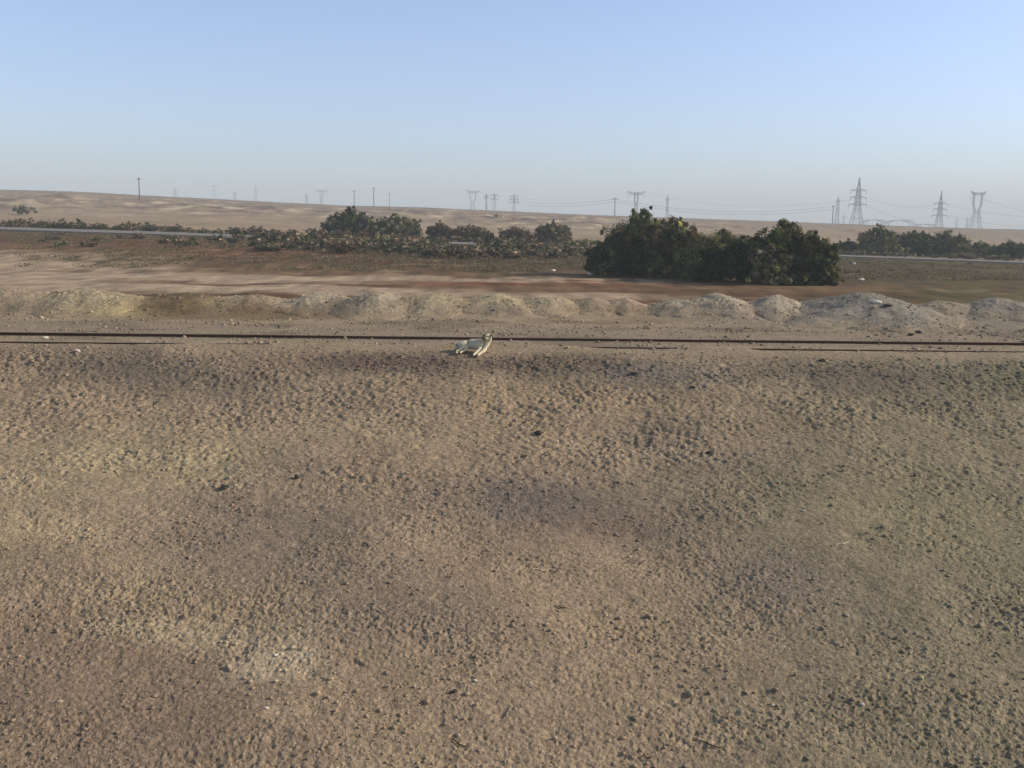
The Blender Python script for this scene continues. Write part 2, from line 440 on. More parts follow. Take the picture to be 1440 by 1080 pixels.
rail(RAIL2, 0.100, 'farther rusty rail running unbroken across the whole view behind the dog')

# ------------------------------------------------------------------ spoil mounds
MOUNDS = []
YEL = (0.335, 0.285, 0.185); GRY = (0.215, 0.20, 0.172); BRN = (0.115, 0.082, 0.046); PAL = (0.36, 0.305, 0.23)
def mound(px, ptop, Y, rx, ry, label, tint=None, asym=0.0, rough=1.0, seed=0):
    Y -= 1.1; rx *= 1.36; ry *= 1.5; rough *= 0.6
    sx, sz = ray(px, ptop)
    x0 = sx * Y; top = CAMZ + sz * Y
    base = zp(x0, Y)
    H = top - base
    nx = int(2 * rx / 0.035); ny = int(2 * ry / 0.05)
    gx = np.linspace(-1.05, 1.05, nx); gy = np.linspace(-1.05, 1.05, ny)
    GX, GY = np.meshgrid(gx, gy)
    X = (x0 + GX * rx).ravel(); Yy = (Y + GY * ry).ravel()
    ax = GX.ravel() - asym * (1 - GX.ravel() ** 2)
    th = np.arctan2(GY.ravel(), ax)
    r = np.sqrt(ax ** 2 + GY.ravel() ** 2) * (1 + 0.22 * perlin(np.cos(th) * 2 + seed, np.sin(th) * 2, 81) + 0.10 * perlin(X / 0.7, Yy / 0.7, 82))
    h = H * np.clip(1 - r, -0.2, 1) ** 1.0
    h = np.where(r < 1, H * (np.sqrt(1 + 0.0064) - np.sqrt(r ** 2 + 0.0064)) * (0.72 + 0.28 * (1 - r)), 0)
    b = height(X, Yy)
    m = np.clip(h / (abs(H) * 0.3 + 1e-6), 0, 1)
    f, cid = worley(X / 0.11 + seed, Yy / 0.10, 83)
    f2, cid2 = worley(X / 0.06 + seed, Yy / 0.06, 84)
    patch = np.clip(0.5 + 1.4 * fbm(X / 0.9, Yy / 0.7, 85 + seed, 2), 0, 1.2)
    det = m * rough * patch * (0.075 * np.clip(1 - f * 1.3, 0, 1) * cid + 0.03 * np.clip(1 - f2 * 1.3, 0, 1) * cid2) + m * 0.05 * rough * fbm(X / 0.6, Yy / 0.5, 86, 3)
    z = b + h + det - 0.05 * (1 - sstep(0.0, 0.04, h))
    c = colour(X, Yy)
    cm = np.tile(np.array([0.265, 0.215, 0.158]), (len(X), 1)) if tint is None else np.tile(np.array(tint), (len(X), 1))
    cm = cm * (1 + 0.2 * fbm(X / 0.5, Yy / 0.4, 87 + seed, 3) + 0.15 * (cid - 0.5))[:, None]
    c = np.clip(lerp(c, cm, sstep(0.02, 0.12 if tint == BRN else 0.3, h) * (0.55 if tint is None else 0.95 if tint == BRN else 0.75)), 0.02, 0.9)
    keep = (h > 0.001).reshape(ny, nx)
    V = np.stack([X, Yy, z], 1)
    i = np.arange(nx * ny).reshape(ny, nx)
    k = keep[:-1, :-1] | keep[:-1, 1:] | keep[1:, 1:] | keep[1:, :-1]
    Fc = np.stack([i[:-1, :-1][k], i[:-1, 1:][k], i[1:, 1:][k], i[1:, :-1][k]], 1)
    used = np.unique(Fc); remap = np.zeros(nx * ny, np.int64); remap[used] = np.arange(len(used))
    MOUNDS.append(V[used])
    o = mesh_obj('spoil_mound', V[used], remap[Fc], SOIL, smooth=True, col=c[used])
    tag(o, label, 'mound', 'spoil mounds dumped in a row behind the track')
mound(20, 404, 34.8, 2.0, 2.0, 'stony brown mound cut by the left edge of the picture', None, 0, 1.0, 1)
mound(125, 403, 35.0, 1.9, 2.1, 'leftmost whole mound, broad and stony with a yellowish skirt', YEL, -0.1, 1.1, 2)
mound(258, 411, 35.3, 1.6, 1.4, 'rounded brown mound second from the left, beside the yellowish one', BRN, 0, 0.6, 3)
mound(365, 414, 35.2, 1.5, 1.5, 'gravelly mound between the rounded brown one and the twin pale heaps', None, 0.1, 1.2, 4)
mound(445, 411, 35.2, 1.4, 1.6, 'pebbly mound just left of the one with a dark shaded flank', PAL, 0, 1.3, 5)
mound(520, 410, 34.6, 1.3, 1.9, 'pale mound with a dark shaded left flank, up and left of the dog', PAL, 0.1, 0.9, 6)
mound(612, 411, 35.0, 1.6, 1.7, 'yellowish gravel mound straight behind the dog', YEL, 0, 1.0, 7)
mound(690, 411, 35.2, 1.5, 1.5, 'gravel mound behind the head of the dog', YEL, 0.1, 1.0, 8)
mound(770, 416, 35.2, 1.35, 1.4, 'low yellowish mound next to the small pointed ones', YEL, 0, 1.0, 9)
mound(834, 417, 35.4, 0.95, 1.2, 'small pointed mound below the left end of the big trees', None, 0, 0.5, 10)
mound(881, 418, 35.6, 0.95, 1.2, 'small pointed mound with a reddish top, right of its pointed twin', (0.33, 0.24, 0.18), 0, 0.4, 11)
mound(950, 419, 35.2, 1.1, 1.3, 'low pale mound below the middle of the big trees', PAL, 0, 1.0, 12)
mound(1015, 411, 35.4, 1.5, 1.5, 'pale rocky mound below the right half of the big trees', PAL, -0.1, 1.4, 13)
mound(1092, 413, 35.2, 1.2, 1.5, 'pale stony mound touching the large grey heap on its left', PAL, 0, 1.3, 14)
mound(1205, 411, 34.2, 2.6, 2.4, 'largest grey heap with a white rock near its top', GRY, 0.1, 0.7, 15)
mound(1318, 421, 35.4, 1.5, 1.3, 'low smooth mound just right of the large grey heap', None, 0, 0.5, 16)
mound(1405, 417, 35.4, 1.9, 1.6, 'grey stony mound at the right edge of the picture', GRY, 0, 1.0, 17)
mound(1270, 446, 31.6, 1.5, 0.9, 'small low grey heap in front of the large grey one', GRY, 0, 0.5, 18)

# ------------------------------------------------------------------ stones
_ico = None
def ico():
    global _ico
    if _ico is None:
        bm = bmesh.new(); bmesh.ops.create_icosphere(bm, subdivisions=1, radius=1)
        _ico = (np.array([v.co[:] for v in bm.verts]), np.array([[v.index for v in f.verts] for f in bm.faces])); bm.free()
    return _ico

def gravel(name, X, Y, R, C, zoff=0.2, Z=None):
    v, f = ico(); n = len(X); nv = len(v)
    Z = height(X, Y) if Z is None else Z
    s = rng.uniform(0.55, 1.25, (n, 1, 3)) * R[:, None, None]
    s[:, :, 2] *= 0.7
    P = v[None] * (1 + rng.uniform(-0.28, 0.28, (n, nv, 1))) * s
    a = rng.uniform(0, 6.28, n); ca = np.cos(a)[:, None]; sa = np.sin(a)[:, None]
    Q = np.stack([P[:, :, 0] * ca - P[:, :, 1] * sa, P[:, :, 0] * sa + P[:, :, 1] * ca, P[:, :, 2]], 2)
    Q += np.stack([X, Y, Z + zoff * R], 1)[:, None, :]
    Fc = (f[None] + (np.arange(n) * nv)[:, None, None]).reshape(-1, 3)
    o = mesh_obj(name, Q.reshape(-1, 3), Fc, STONE, col=np.repeat(C, nv, 0))
    return o

n = 20000
Yg = rng.uniform(10.2, 25.0, n); Xg = rng.uniform(-0.62, 0.62, n) * Yg
dens = np.clip(0.35 + fbm(Xg / 2.2, Yg / 1.6, 91, 3), 0.08, 1) + 0.9 * np.exp(-((Yg - 24.0) / 0.9) ** 2)
k = rng.uniform(0, 1.1, n) < dens; Xg = Xg[k]; Yg = Yg[k]; n = len(Xg)
Rg = 0.008 + (0.010 + 0.010 * np.exp(-((Yg - 24.0) / 0.8) ** 2)) * rng.exponential(1.0, n); Rg = np.minimum(Rg, 0.045)
br = rng.uniform(0, 1, n)[:, None]
Cg = colour(Xg, Yg) * np.where(br < 0.9, 0.82 + 0.4 * br, 1.45)
tag(gravel('gravel', Xg, Yg, Rg, np.clip(Cg, 0, 0.7)), 'loose stones and clods scattered over the bank', 'gravel', kind='stuff')
n = 15000
Yg = rng.uniform(25.2, 33.5, n); Xg = rng.uniform(-0.62, 0.62, n) * Yg
k = np.clip(0.4 + fbm(Xg / 2.5, Yg / 1.5, 92, 3), 0.05, 1) > rng.uniform(0, 1, n); Xg = Xg[k]; Yg = Yg[k]; n = len(Xg)
Rg = np.minimum(0.008 + 0.014 * rng.exponential(1.0, n), 0.07)
br = rng.uniform(0, 1, n)[:, None]
Cg = colour(Xg, Yg) * np.where(br < 0.88, 0.6 + 0.6 * br, 1.5)
tag(gravel('gravel', Xg, Yg, Rg, np.clip(Cg, 0, 0.7)), 'loose stones strewn between the rails and the mounds', 'gravel', kind='stuff')

def rock(px, py, r, c, label, flat=0.65, cat='stone', seed=0, name='stone'):
    x, y, z = spot(px, py)
    rs = np.random.default_rng(int(px) + seed)
    bm = bmesh.new(); bmesh.ops.create_icosphere(bm, subdivisions=3, radius=1)
    V = np.array([v.co[:] for v in bm.verts]); Fc = [[v.index for v in f.verts] for f in bm.faces]; bm.free()
    for _ in range(12):   # chipped facets
        d = rs.normal(size=3); d /= np.linalg.norm(d); k = rs.uniform(0.55, 0.85)
        t = V @ d; V = V - np.outer(np.maximum(t - k, 0), d)
    V *= np.array([r * rs.uniform(0.9, 1.3), r * rs.uniform(0.7, 1.0), r * flat])
    V += 0.05 * r * rs.normal(size=V.shape)
    o = mesh_obj(name, V, Fc, STONE, col=np.tile(np.array(c), (len(V), 1)) * rs.uniform(0.8, 1.15, (len(V), 1)))
    o.location = (x, y, float(height(np.array([x]), np.array([y]))[0]) + r * flat * 0.45); o.rotation_euler = (0, 0, rs.uniform(0, 6))
    return tag(o, label, cat)
W = (0.62, 0.56, 0.48); DK = (0.055, 0.045, 0.038); BR = (0.12, 0.085, 0.06)
rock(108, 496, 0.10, (0.45, 0.38, 0.32), 'pale stone on the bank just below the rails at the far left')
rock(64, 476, 0.08, W, 'white stone beside the farther rail at the far left')
rock(757, 611, 0.09, DK, 'dark brown clod in the middle of the bank, below and right of the dog')
rock(737, 643, 0.075, BR, 'flat brown clod under the dark one in the middle of the bank', 0.4)
rock(418, 673, 0.075, DK, 'dark stone on the left half of the bank, right one of a pair')
rock(316, 687, 0.09, DK, 'flat dark stone on the left half of the bank, left one of a pair', 0.4)
rock(996, 638, 0.065, DK, 'dark stone on the right half of the bank below the large grey heap', 0.7)
rock(974, 546, 0.07, DK, 'black stone high on the bank right of the dog', 0.5)
rock(892, 527, 0.10, DK, 'dark flat clod high on the bank between dog and black stone', 0.4)
rock(1156, 508, 0.09, DK, 'black clod right under the nearer rail on the right', 0.5)
rock(1280, 472, 0.10, DK, 'black lump lying beyond the rails below the small grey heap', 0.55)
rock(1291, 469, 0.09, (0.08, 0.07, 0.06), 'smaller dark lump touching the black one beyond the rails', 0.7)
rock(638, 974, 0.05, DK, 'small black stone near the lower edge, left of centre')
rock(855, 627, 0.028, W, 'tiny white pebble right of the dark clod on the bank')
rock(1129, 719, 0.04, W, 'small white chip on the right half of the bank', 0.4)
rock(1212, 994, 0.03, W, 'small white pebble near the lower right corner')
rock(668, 958, 0.05, W, 'pale elongated chip near the lower edge beside a small black stone', 0.3)
rock(375, 998, 0.03, W, 'white pebble in the lower left of the bank')
rock(388, 922, 0.045, W, 'white chip on the pale patch in the lower left', 0.35)
rock(933, 435, 0.22, DK, 'dark flat slab lying at the foot of the low mounds right of the dog', 0.22)
rock(722, 345, 0.55, (0.75, 0.74, 0.72), 'white litter beside the road behind the dog', 0.8, 'litter', name='litter')
rock(742, 350, 0.5, (0.65, 0.63, 0.6), 'flat pale litter at the road edge right of the white one', 0.25, 'litter', name='litter')
rock(1201, 372, 0.22, (0.8, 0.8, 0.8), 'small white litter on the dark ground right of the big trees', 0.8, 'litter', name='litter')
rock(1211, 394, 0.3, (0.65, 0.6, 0.5), 'pale litter lying right of the foot of the big trees', 0.3, 'litter', name='litter')
rock(831, 386, 0.3, (0.7, 0.68, 0.66), 'pale litter on the dark ground left of the big trees', 0.4, 'litter', name='litter')
rock(778, 381, 0.2, (0.7, 0.68, 0.6), 'small pale litter left of the bigger piece before the trees', 0.5, 'litter', name='litter')

# pebbles on the mounds
allm = np.concatenate(MOUNDS); k = rng.integers(0, len(allm), 11000); Pm = allm[k]
pt = fbm(Pm[:, 0] / 1.1, Pm[:, 1] / 0.9, 97, 3) > -0.15; Pm = Pm[pt]
Rm = np.minimum(0.010 + 0.012 * rng.exponential(1.0, len(Pm)), 0.06)
br = rng.uniform(0, 1, len(Pm))[:, None]
Cm = colour(Pm[:, 0], Pm[:, 1]) * np.where(br < 0.6, 0.75 + 0.5 * br, 1.5)
tag(gravel('gravel', Pm[:, 0], Pm[:, 1], Rm, np.clip(Cm, 0, 0.7), 0.1, Pm[:, 2]), 'pebbles lying on the spoil mounds', 'gravel', kind='stuff')

# white rock on the big grey heap
def on_mound(px, py, r, c, label, flat):
    sx, sz = ray(px, py)
    P = MOUNDS[14]; dd = (P[:, 0] / P[:, 1] - sx) ** 2 + ((P[:, 2] - CAMZ) / P[:, 1] - sz) ** 2
    near = dd < dd.min() + 1.5e-6
    p = P[near][np.argmin(P[near][:, 1])] + np.array([0, 0.05, -0.02])
    rs = np.random.default_rng(5)
    bm = bmesh.new(); bmesh.ops.create_icosphere(bm, subdivisions=3, radius=1)
    V = np.array([v.co[:] for v in bm.verts]); Fc = [[v.index for v in f.verts] for f in bm.faces]; bm.free()
    for _ in range(12):
        d = rs.normal(size=3); d /= np.linalg.norm(d); k = rs.uniform(0.55, 0.85)
        V = V - np.outer(np.maximum(V @ d - k, 0), d)
    V *= np.array([r * 1.4, r * 0.8, r * flat])
    o = mesh_obj('stone', V, Fc, STONE, col=np.tile(np.array(c), (len(V), 1)))
    o.location = (p[0], p[1], p[2] + r * flat * 0.35)
    tag(o, label, 'stone')
on_mound(1234, 426, 0.15, W, 'white rock lying on the large grey heap', 0.65)
on_mound(1249, 429, 0.15, DK, 'dark stone against the white rock on the large grey heap', 0.45)

# dry stalks on the bank
STALK = simple_mat('dry_stalk', (0.55, 0.46, 0.32), 0.9, 0.2, 30)
STALKD = simple_mat('dark_twig', (0.05, 0.035, 0.025), 0.9, 0.2, 30)
def tube_mesh(pts, rads, ns=6):
    pts = [Vector(p) for p in pts]; V = []; Fc = []
    for i, p in enumerate(pts):
        t = (pts[min(i + 1, len(pts) - 1)] - pts[max(i - 1, 0)]).normalized()
        a = t.cross(Vector((0, 0, 1)));
        if a.length < 1e-3: a = t.cross(Vector((0, 1, 0)))
        a.normalize(); b = t.cross(a)
        for j in range(ns):
            th = 2 * math.pi * j / ns
            V.append(tuple(p + (a * math.cos(th) + b * math.sin(th)) * rads[i]))
    for i in range(len(pts) - 1):
        for j in range(ns):
            Fc.append((i * ns + j, i * ns + (j + 1) % ns, (i + 1) * ns + (j + 1) % ns, (i + 1) * ns + j))
    Fc.append(tuple(range(ns))[::-1]); Fc.append(tuple((len(pts) - 1) * ns + j for j in range(ns)))
    return V, Fc
def join(parts):
    V = []; Fc = []
    for v, f in parts:
        o = len(V); V += list(v); Fc += [tuple(i + o for i in ff) for ff in f]
    return V, Fc
def twig(px, py, L, ang, m, label):
    x, y, z = spot(px, py)
    pts = []
    for i in range(5):
        t = i / 4 - 0.5
        xx = x + math.cos(ang) * L * t; yy = y + math.sin(ang) * L * t + 0.03 * math.sin(i * 2)
        pts.append((xx, yy, float(height(np.array([xx]), np.array([yy]))[0]) + 0.02))
    o = mesh_obj('twig', *tube_mesh(pts, [0.004, 0.009, 0.010, 0.008, 0.003]), m)
    tag(o, label, 'twig')
twig(762, 803, 0.30, 0.1, STALK, 'pale dry stalk lying on the bank below the centre')
twig(1185, 766, 0.35, 0.5, STALK, 'pale thin stalk on the right half of the bank')
twig(790, 856, 0.2, -0.2, STALKD, 'short dark twig below the pale central stalk')
twig(1000, 1050, 0.35, -0.5, STALKD, 'dark twig near the bottom edge right of centre')
twig(910, 1068, 0.15, -0.2, STALKD, 'short dark twig at the bottom edge right of centre')
twig(645, 1048, 0.3, -0.5, STALKD, 'dark twig near the bottom edge left of centre')

# ------------------------------------------------------------------ plants
def leaves(centers, sig, per, size, cols, flat=1.0):
    """clumps of leaf quads around centres"""
    nC = len(centers); n = nC * per
    c = np.repeat(centers, per, 0); s = np.repeat(sig, per)[:, None]
    P = c + np.clip(rng.normal(size=(n, 3)), -2, 2) * s * np.array([1, 1, flat])
    a = rng.normal(size=(n, 3)); a /= np.linalg.norm(a, axis=1)[:, None]
    b = np.cross(a, rng.normal(size=(n, 3))); b /= np.linalg.norm(b, axis=1)[:, None]
    L = size * rng.uniform(0.6, 1.4, (n, 1)); Wd = L * rng.uniform(0.35, 0.6, (n, 1))
    V = np.stack([P - a * L * 0.5, P + b * Wd * 0.5, P + a * L * 0.5, P - b * Wd * 0.5], 1).reshape(-1, 3)
    Fc = np.arange(n * 4).reshape(-1, 4)
    cc = np.repeat(cols, per, 0) * rng.uniform(0.7, 1.3, (n, 1))
    return V, Fc, np.repeat(cc, 4, 0)

G1 = (0.058, 0.080, 0.026); G2 = (0.112, 0.122, 0.048); G3 = (0.020, 0.034, 0.012); BRW = (0.145, 0.098, 0.056); GRW = (0.27, 0.235, 0.17); OL = (0.14, 0.125, 0.048)
SC = (0.19, 0.142, 0.098); SC2 = (0.135, 0.112, 0.068)
def crown_mesh(blobs, pal, clumps, per, size, bottom=0.0):
    cen = []; sg = []; cl = []
    tot = sum(b[3] ** 2 for b in blobs)
    for (bx, by, bz, r, *rest) in blobs:
        k = max(4, int(clumps * r * r / tot))
        tint = rest[0] if rest else None
        for _ in range(k):
            d = rng.normal(size=3); d /= np.linalg.norm(d)
            rr = r * rng.uniform(0.55, 1.2) if rng.uniform() < 0.7 else r * rng.uniform(0.1, 0.7)
            p = np.array([bx, by, bz]) + d * rr * np.array([1, 1, 0.9])
            if p[2] < bottom + 0.15: p[2] = bottom + rng.uniform(0.1, 0.5)
            cen.append(p); sg.append(r * rng.uniform(0.06, 0.18))
            cl.append(tint if tint and rng.uniform() < 0.85 else pal[rng.integers(len(pal))])
    cl = np.array(cl) * np.exp(rng.normal(0, 0.45, (len(cl), 1)))
    return leaves(np.array(cen), np.array(sg), per, size, cl)

def tree(px, ptop, Y, wpx, label, pal, cat='tree', name='tree', clumps=260, per=42, size=0.17, group=None, tints=(), low=0.0, nb=7, density=1.0):
    sx, sz = ray(px, ptop)
    x0 = sx * Y; z0 = zp(x0, Y); H = CAMZ + sz * Y - z0; Wd = wpx / F * Y
    root = empty(name, (x0, Y, z0 - 0.05))
    tag(root, label, cat, group)
    rs = random.Random(int(px * 7 + ptop))
    if size < 0.2: size = 0.125; per = int(per * 1.75)
    blobs = []
    R = Wd / 2
    for i in range(nb):
        t = (i + 0.5) / nb * 2 - 1
        x = t * R * 0.72 + rs.uniform(-0.1, 0.1) * R
        env = math.sqrt(max(0.05, 1 - (abs(t) * 0.9) ** 2))
        r = min(R, H) * rs.uniform(0.30, 0.42)
        top = H * (0.45 + 0.5 * env * rs.uniform(0.82, 1.0))
        blobs.append((x, rs.uniform(-0.5, 0.5) * R * 0.7, max(r * 0.6, top - r), r * 0.95) + ((rs.choice(tints),) if tints and rs.random() < 0.45 else ()))
        blobs.append((x * 1.05, rs.uniform(-0.6, 0.1) * R * 0.7, max(low, r * 0.75), r * 1.0))
    blobs.append((rs.uniform(-0.15, 0.15) * R, 0, H * 0.5, min(R, H) * 0.42))
    r = min(R, H) * 0.25
    blobs.append((0, 0, H - r, r))
    for i in range(3):      # full body between the outer lobes
        blobs.append(((i - 1) * R * 0.5, rs.uniform(-0.3, 0.3) * R, H * 0.42, min(R, H) * 0.42))
    V, Fc, c = crown_mesh(blobs, pal, int(clumps * density * 1.8), per, size, 0.05)
    mesh_obj('crown', V, Fc, LEAF, root, col=c)
    parts = [tube_mesh([(0, 0, -0.2), (0.05, 0, H * 0.25), (0.0, 0.05, H * 0.6)], [0.14 * H / 4, 0.11 * H / 4, 0.04])]
    for b in blobs[::2]:
        parts.append(tube_mesh([(0, 0, H * 0.12), (b[0] * 0.5, b[1] * 0.4, b[2] * 0.6), (b[0], b[1], b[2])], [0.07 * H / 4, 0.05 * H / 4, 0.015]))
    v, f = join(parts)
    mesh_obj('trunk', v, f, BARK, root)
    return root

DG = [G1, G2, G3, G1, G3]
gA = 'big dark trees standing between the mounds and the road'
tree(856, 330, 68, 62, 'low dark bushy tree at the left end of the big clump', [G1, G3, BRW], group=gA, clumps=220, tints=[BRW])
tree(905, 289, 67, 118, 'tallest and widest dark tree of the big clump, its ragged top above the skyline', DG, group=gA, clumps=520, tints=[BRW, OL], nb=8)
tree(954, 301, 65, 96, 'brownish green tree leaning against the tallest one of the big clump', [G1, G2, BRW, OL], group=gA, clumps=420, tints=[BRW, BRW])
tree(1018, 318, 61, 128, 'lower dark green tree in the middle of the big clump', DG, group=gA, clumps=560, tints=[OL], nb=8)
tree(1104, 307, 59.5, 110, 'round topped dark tree right of the middle of the big clump', DG, group=gA, clumps=520, tints=[OL])
tree(1085, 338, 57.5, 60, 'grey brown bush in front of the round topped dark tree', [G1, GRW, OL, G2], group=gA, clumps=260, tints=[GRW, BRW])
tree(1148, 322, 58.5, 74, 'olive tree closing the big clump on its right', [G2, OL, G1], group=gA, clumps=300, tints=[OL])
gL = 'trees beyond the road on the left'
tree(492, 289, 122, 69.44, 'darkest green tree, leftmost beyond the road', DG, group=gL, clumps=380, per=30, size=0.27, tints=[GRW])
tree(556, 300, 121, 80.64, 'wide green tree beside the leftmost one beyond the road', [G1, G2, OL, GRW], group=gL, clumps=418, per=30, size=0.27)
tree(618, 309, 120, 40.32, 'small dry brown tree right of the green pair', [SC, BRW, SC2], group=gL, clumps=152, per=26, size=0.27)
tree(662, 314, 119, 69.44, 'broad dry brown shrubby tree beyond the road behind the dog', [SC, SC2, BRW, OL], group=gL, clumps=228, per=26, size=0.27)
tree(722, 316, 119, 53.76, 'brown shrubby tree above the white roadside litter', [SC, SC2, BRW], group=gL, clumps=171, per=24, size=0.27)
tree(778, 307, 121, 58.24, 'thin topped grey brown tree, last before the big clump', [SC, SC2, OL], group=gL, clumps=190, per=24, size=0.27)
gR = 'trees beyond the road on the right'
tree(1192, 336, 126, 52, 'low green bush beyond the road next to the big clump', DG, group=gR, clumps=171, per=28, size=0.27)
tree(1238, 314, 125, 65, 'upright green tree with a brownish top beyond the road on the right', [G1, G2, OL], group=gR, clumps=285, per=28, size=0.27, tints=[BRW])
tree(1287, 321, 127, 67.6, 'dark green tree in the middle of the row beyond the road on the right', DG, group=gR, clumps=304, per=28, size=0.27)
tree(1330, 322, 126, 67.6, 'dark green tree with a yellowish right side beyond the road', [G1, G2, OL], group=gR, clumps=285, per=28, size=0.27, tints=[OL])
tree(1376, 337, 127, 59.8, 'low grey green bush second from the right edge beyond the road', [G1, GRW, G2], group=gR, clumps=190, per=26, size=0.27)
tree(1420, 337, 127, 72.8, 'low green bush at the right edge beyond the road', DG, group=gR, clumps=209, per=26, size=0.27)

# scrub variants: low cushions of twigs and leaves
def scrub_variant(pal, seed):
    rs = np.random.default_rng(seed)
    blobs = [(rs.uniform(-0.5, 0.5), rs.uniform(-0.3, 0.3), rs.uniform(0.15, 0.32), rs.uniform(0.22, 0.4)) for _ in range(5)]
    V, Fc, c = crown_mesh(blobs, pal, 46, 12, 0.15, 0.0)
    o = mesh_obj('scrub_bush', V, Fc, LEAF, col=c, link=False)
    return o
VAR = {'brown': [scrub_variant([SC, SC2, BRW], s) for s in (1, 2, 3)], 'olive': [scrub_variant([OL, SC2, G2], s) for s in (4, 5, 6)], 'dark': [scrub_variant([G1, SC2, SC], s) for s in (7, 8, 9)]}
def scrub(n, xr, yr, kinds, sr, label, group):
    """bushes growing in a belt; xr in view columns, yr in metres"""
    placed = 0; tries = 0
    while placed < n and tries < 4000:
        tries += 1
        px = random.uniform(*xr); Y = random.uniform(*yr)
        if 106.3 < Y < 114.3: continue
        sx, _ = ray(px, 340); x = sx * Y
        if yr[0] < 110 and float(perlin(np.array([x / 9.0]), np.array([Y / 5.0]), 95)[0]) < random.uniform(-0.7, 0.25): continue
        src = random.choice(VAR[random.choice(kinds)])
        o = src.copy(); COL.objects.link(o)
        s = random.uniform(*sr)
        o.location = (x, Y, zp(x, Y) - 0.03); o.scale = (s * random.uniform(1, 1.5), s, s * random.uniform(0.65, 1.0)); o.rotation_euler = (0, 0, random.uniform(0, 6.28))
        tag(o, label, 'bush', group); placed += 1
scrub(85, (-40, 470), (114.2, 119), ['brown', 'dark'], (1.0, 1.9), 'low dark brown bush lining the far side of the road on the left', 'bushes along the far side of the road on the left')
scrub(40, (40, 470), (84, 104), ['brown', 'dark'], (0.7, 1.5), 'low brown bush on the near side of the road on the left', 'bushes on the near side of the road on the left')
scrub(115, (380, 840), (82, 107), ['brown', 'olive', 'brown', 'dark'], (1.1, 2.3), 'grey brown bush of the dense scrub belt in front of the road at the centre', 'dense scrub belt at the centre')
scrub(24, (440, 830), (114.8, 119), ['brown', 'olive'], (1.0, 2.0), 'low brown bush at the foot of the trees beyond the road', 'bushes under the trees beyond the road')
scrub(22, (1180, 1470), (116, 122), ['dark', 'olive'], (0.8, 1.6), 'low green bush at the foot of the right row of trees', 'bushes under the right row of trees')
scrub(18, (1190, 1470), (70, 103), ['olive', 'brown'], (0.3, 0.7), 'small olive tuft on the dark flat right of the big trees', 'tufts right of the big trees')

def single_bush(px, py, s, kind, label, name='bush', sc=(1, 1, 1)):
    x, y, z = spot(px, py)
    o = VAR[kind][0].copy(); o.data = VAR[kind][1].data; o.name = name; COL.objects.link(o)
    o.location = (x, y, z - 0.02); o.scale = (s * sc[0], s * sc[1], s * sc[2])
    tag(o, label, 'bush')
single_bush(37, 303, 3.8, 'dark', 'lone dark bush on the sandy slope at the far left', sc=(1.0, 1, 1.0))
single_bush(700, 306, 1.8, 'dark', 'lone small bush high on the sandy slope behind the dog')
# ground cover, too small to count
n = 9000
Yc = rng.uniform(66, 106, n); Xc = rng.uniform(-0.5, 0.62, n) * Yc
k = (fbm(Xc / 8, Yc / 4, 96, 3) + 0.55 * sstep(-0.45, 0.0, Xc / Yc) * sstep(66, 85, Yc) * (1 - 0.7 * sstep(0.2, 0.3, Xc / Yc))) > 0.12
Xc = Xc[k]; Yc = Yc[k]; n = len(Xc)
cen = np.stack([Xc, Yc, zt(Xc, Yc) + 0.06], 1)
V, Fc, c = leaves(cen, np.full(n, 0.28), 16, 0.14, np.array([SC, SC2, OL, BRW])[rng.integers(0, 4, n)], 0.35)
tag(mesh_obj('ground_cover', V, Fc, LEAF, col=c), 'sparse low weeds covering the flat before the road', 'weeds', kind='stuff')

# yellow green tuft on the track side of the mounds
x, y, z = spot(1117, 443)
cen = np.array([[rng.normal() * 0.05, rng.normal() * 0.04, 0.08 + abs(rng.normal()) * 0.06] for _ in range(26)])
V, Fc, c = leaves(cen, np.full(26, 0.05), 14, 0.07, np.tile(np.array([[0.17, 0.15, 0.02]]), (26, 1)))
o = mesh_obj('weed_tuft', V, Fc, LEAF, col=c); o.location = (x, y, z)
tag(o, 'small yellow green tuft between the rails and the large grey heap', 'tuft')

# ------------------------------------------------------------------ pylons and poles
STEEL = simple_mat('galvanised_steel', (0.16, 0.17, 0.19), 0.6, 0.1, 2, 0.3)
POLEM = simple_mat('pole_wood', (0.07, 0.06, 0.055), 0.9, 0.2, 2)
def bar(a, b, r):
    return tube_mesh([a, b], [r, r], 4)
def lattice(prof, r, seg_brace=True):
    """prof: list of (z, halfwidth_x, halfwidth_y)"""
    ps = []
    for (z0, a0, b0), (z1, a1, b1) in zip(prof[:-1], prof[1:]):
        c0 = [(-a0, -b0, z0), (a0, -b0, z0), (a0, b0, z0), (-a0, b0, z0)]; c1 = [(-a1, -b1, z1), (a1, -b1, z1), (a1, b1, z1), (-a1, b1, z1)]
        for i in range(4):
            j = (i + 1) % 4
            ps.append(bar(c0[i], c1[i], r))
            ps.append(bar(c0[i], c1[j], r * 0.5)); ps.append(bar(c0[j], c1[i], r * 0.5)); ps.append(bar(c1[i], c1[j], r * 0.5))
    return ps
def base_of(px, py, Y):
    sx, sz = ray(px, py); x = sx * Y
    return x, zp(x, Y), CAMZ + sz * Y

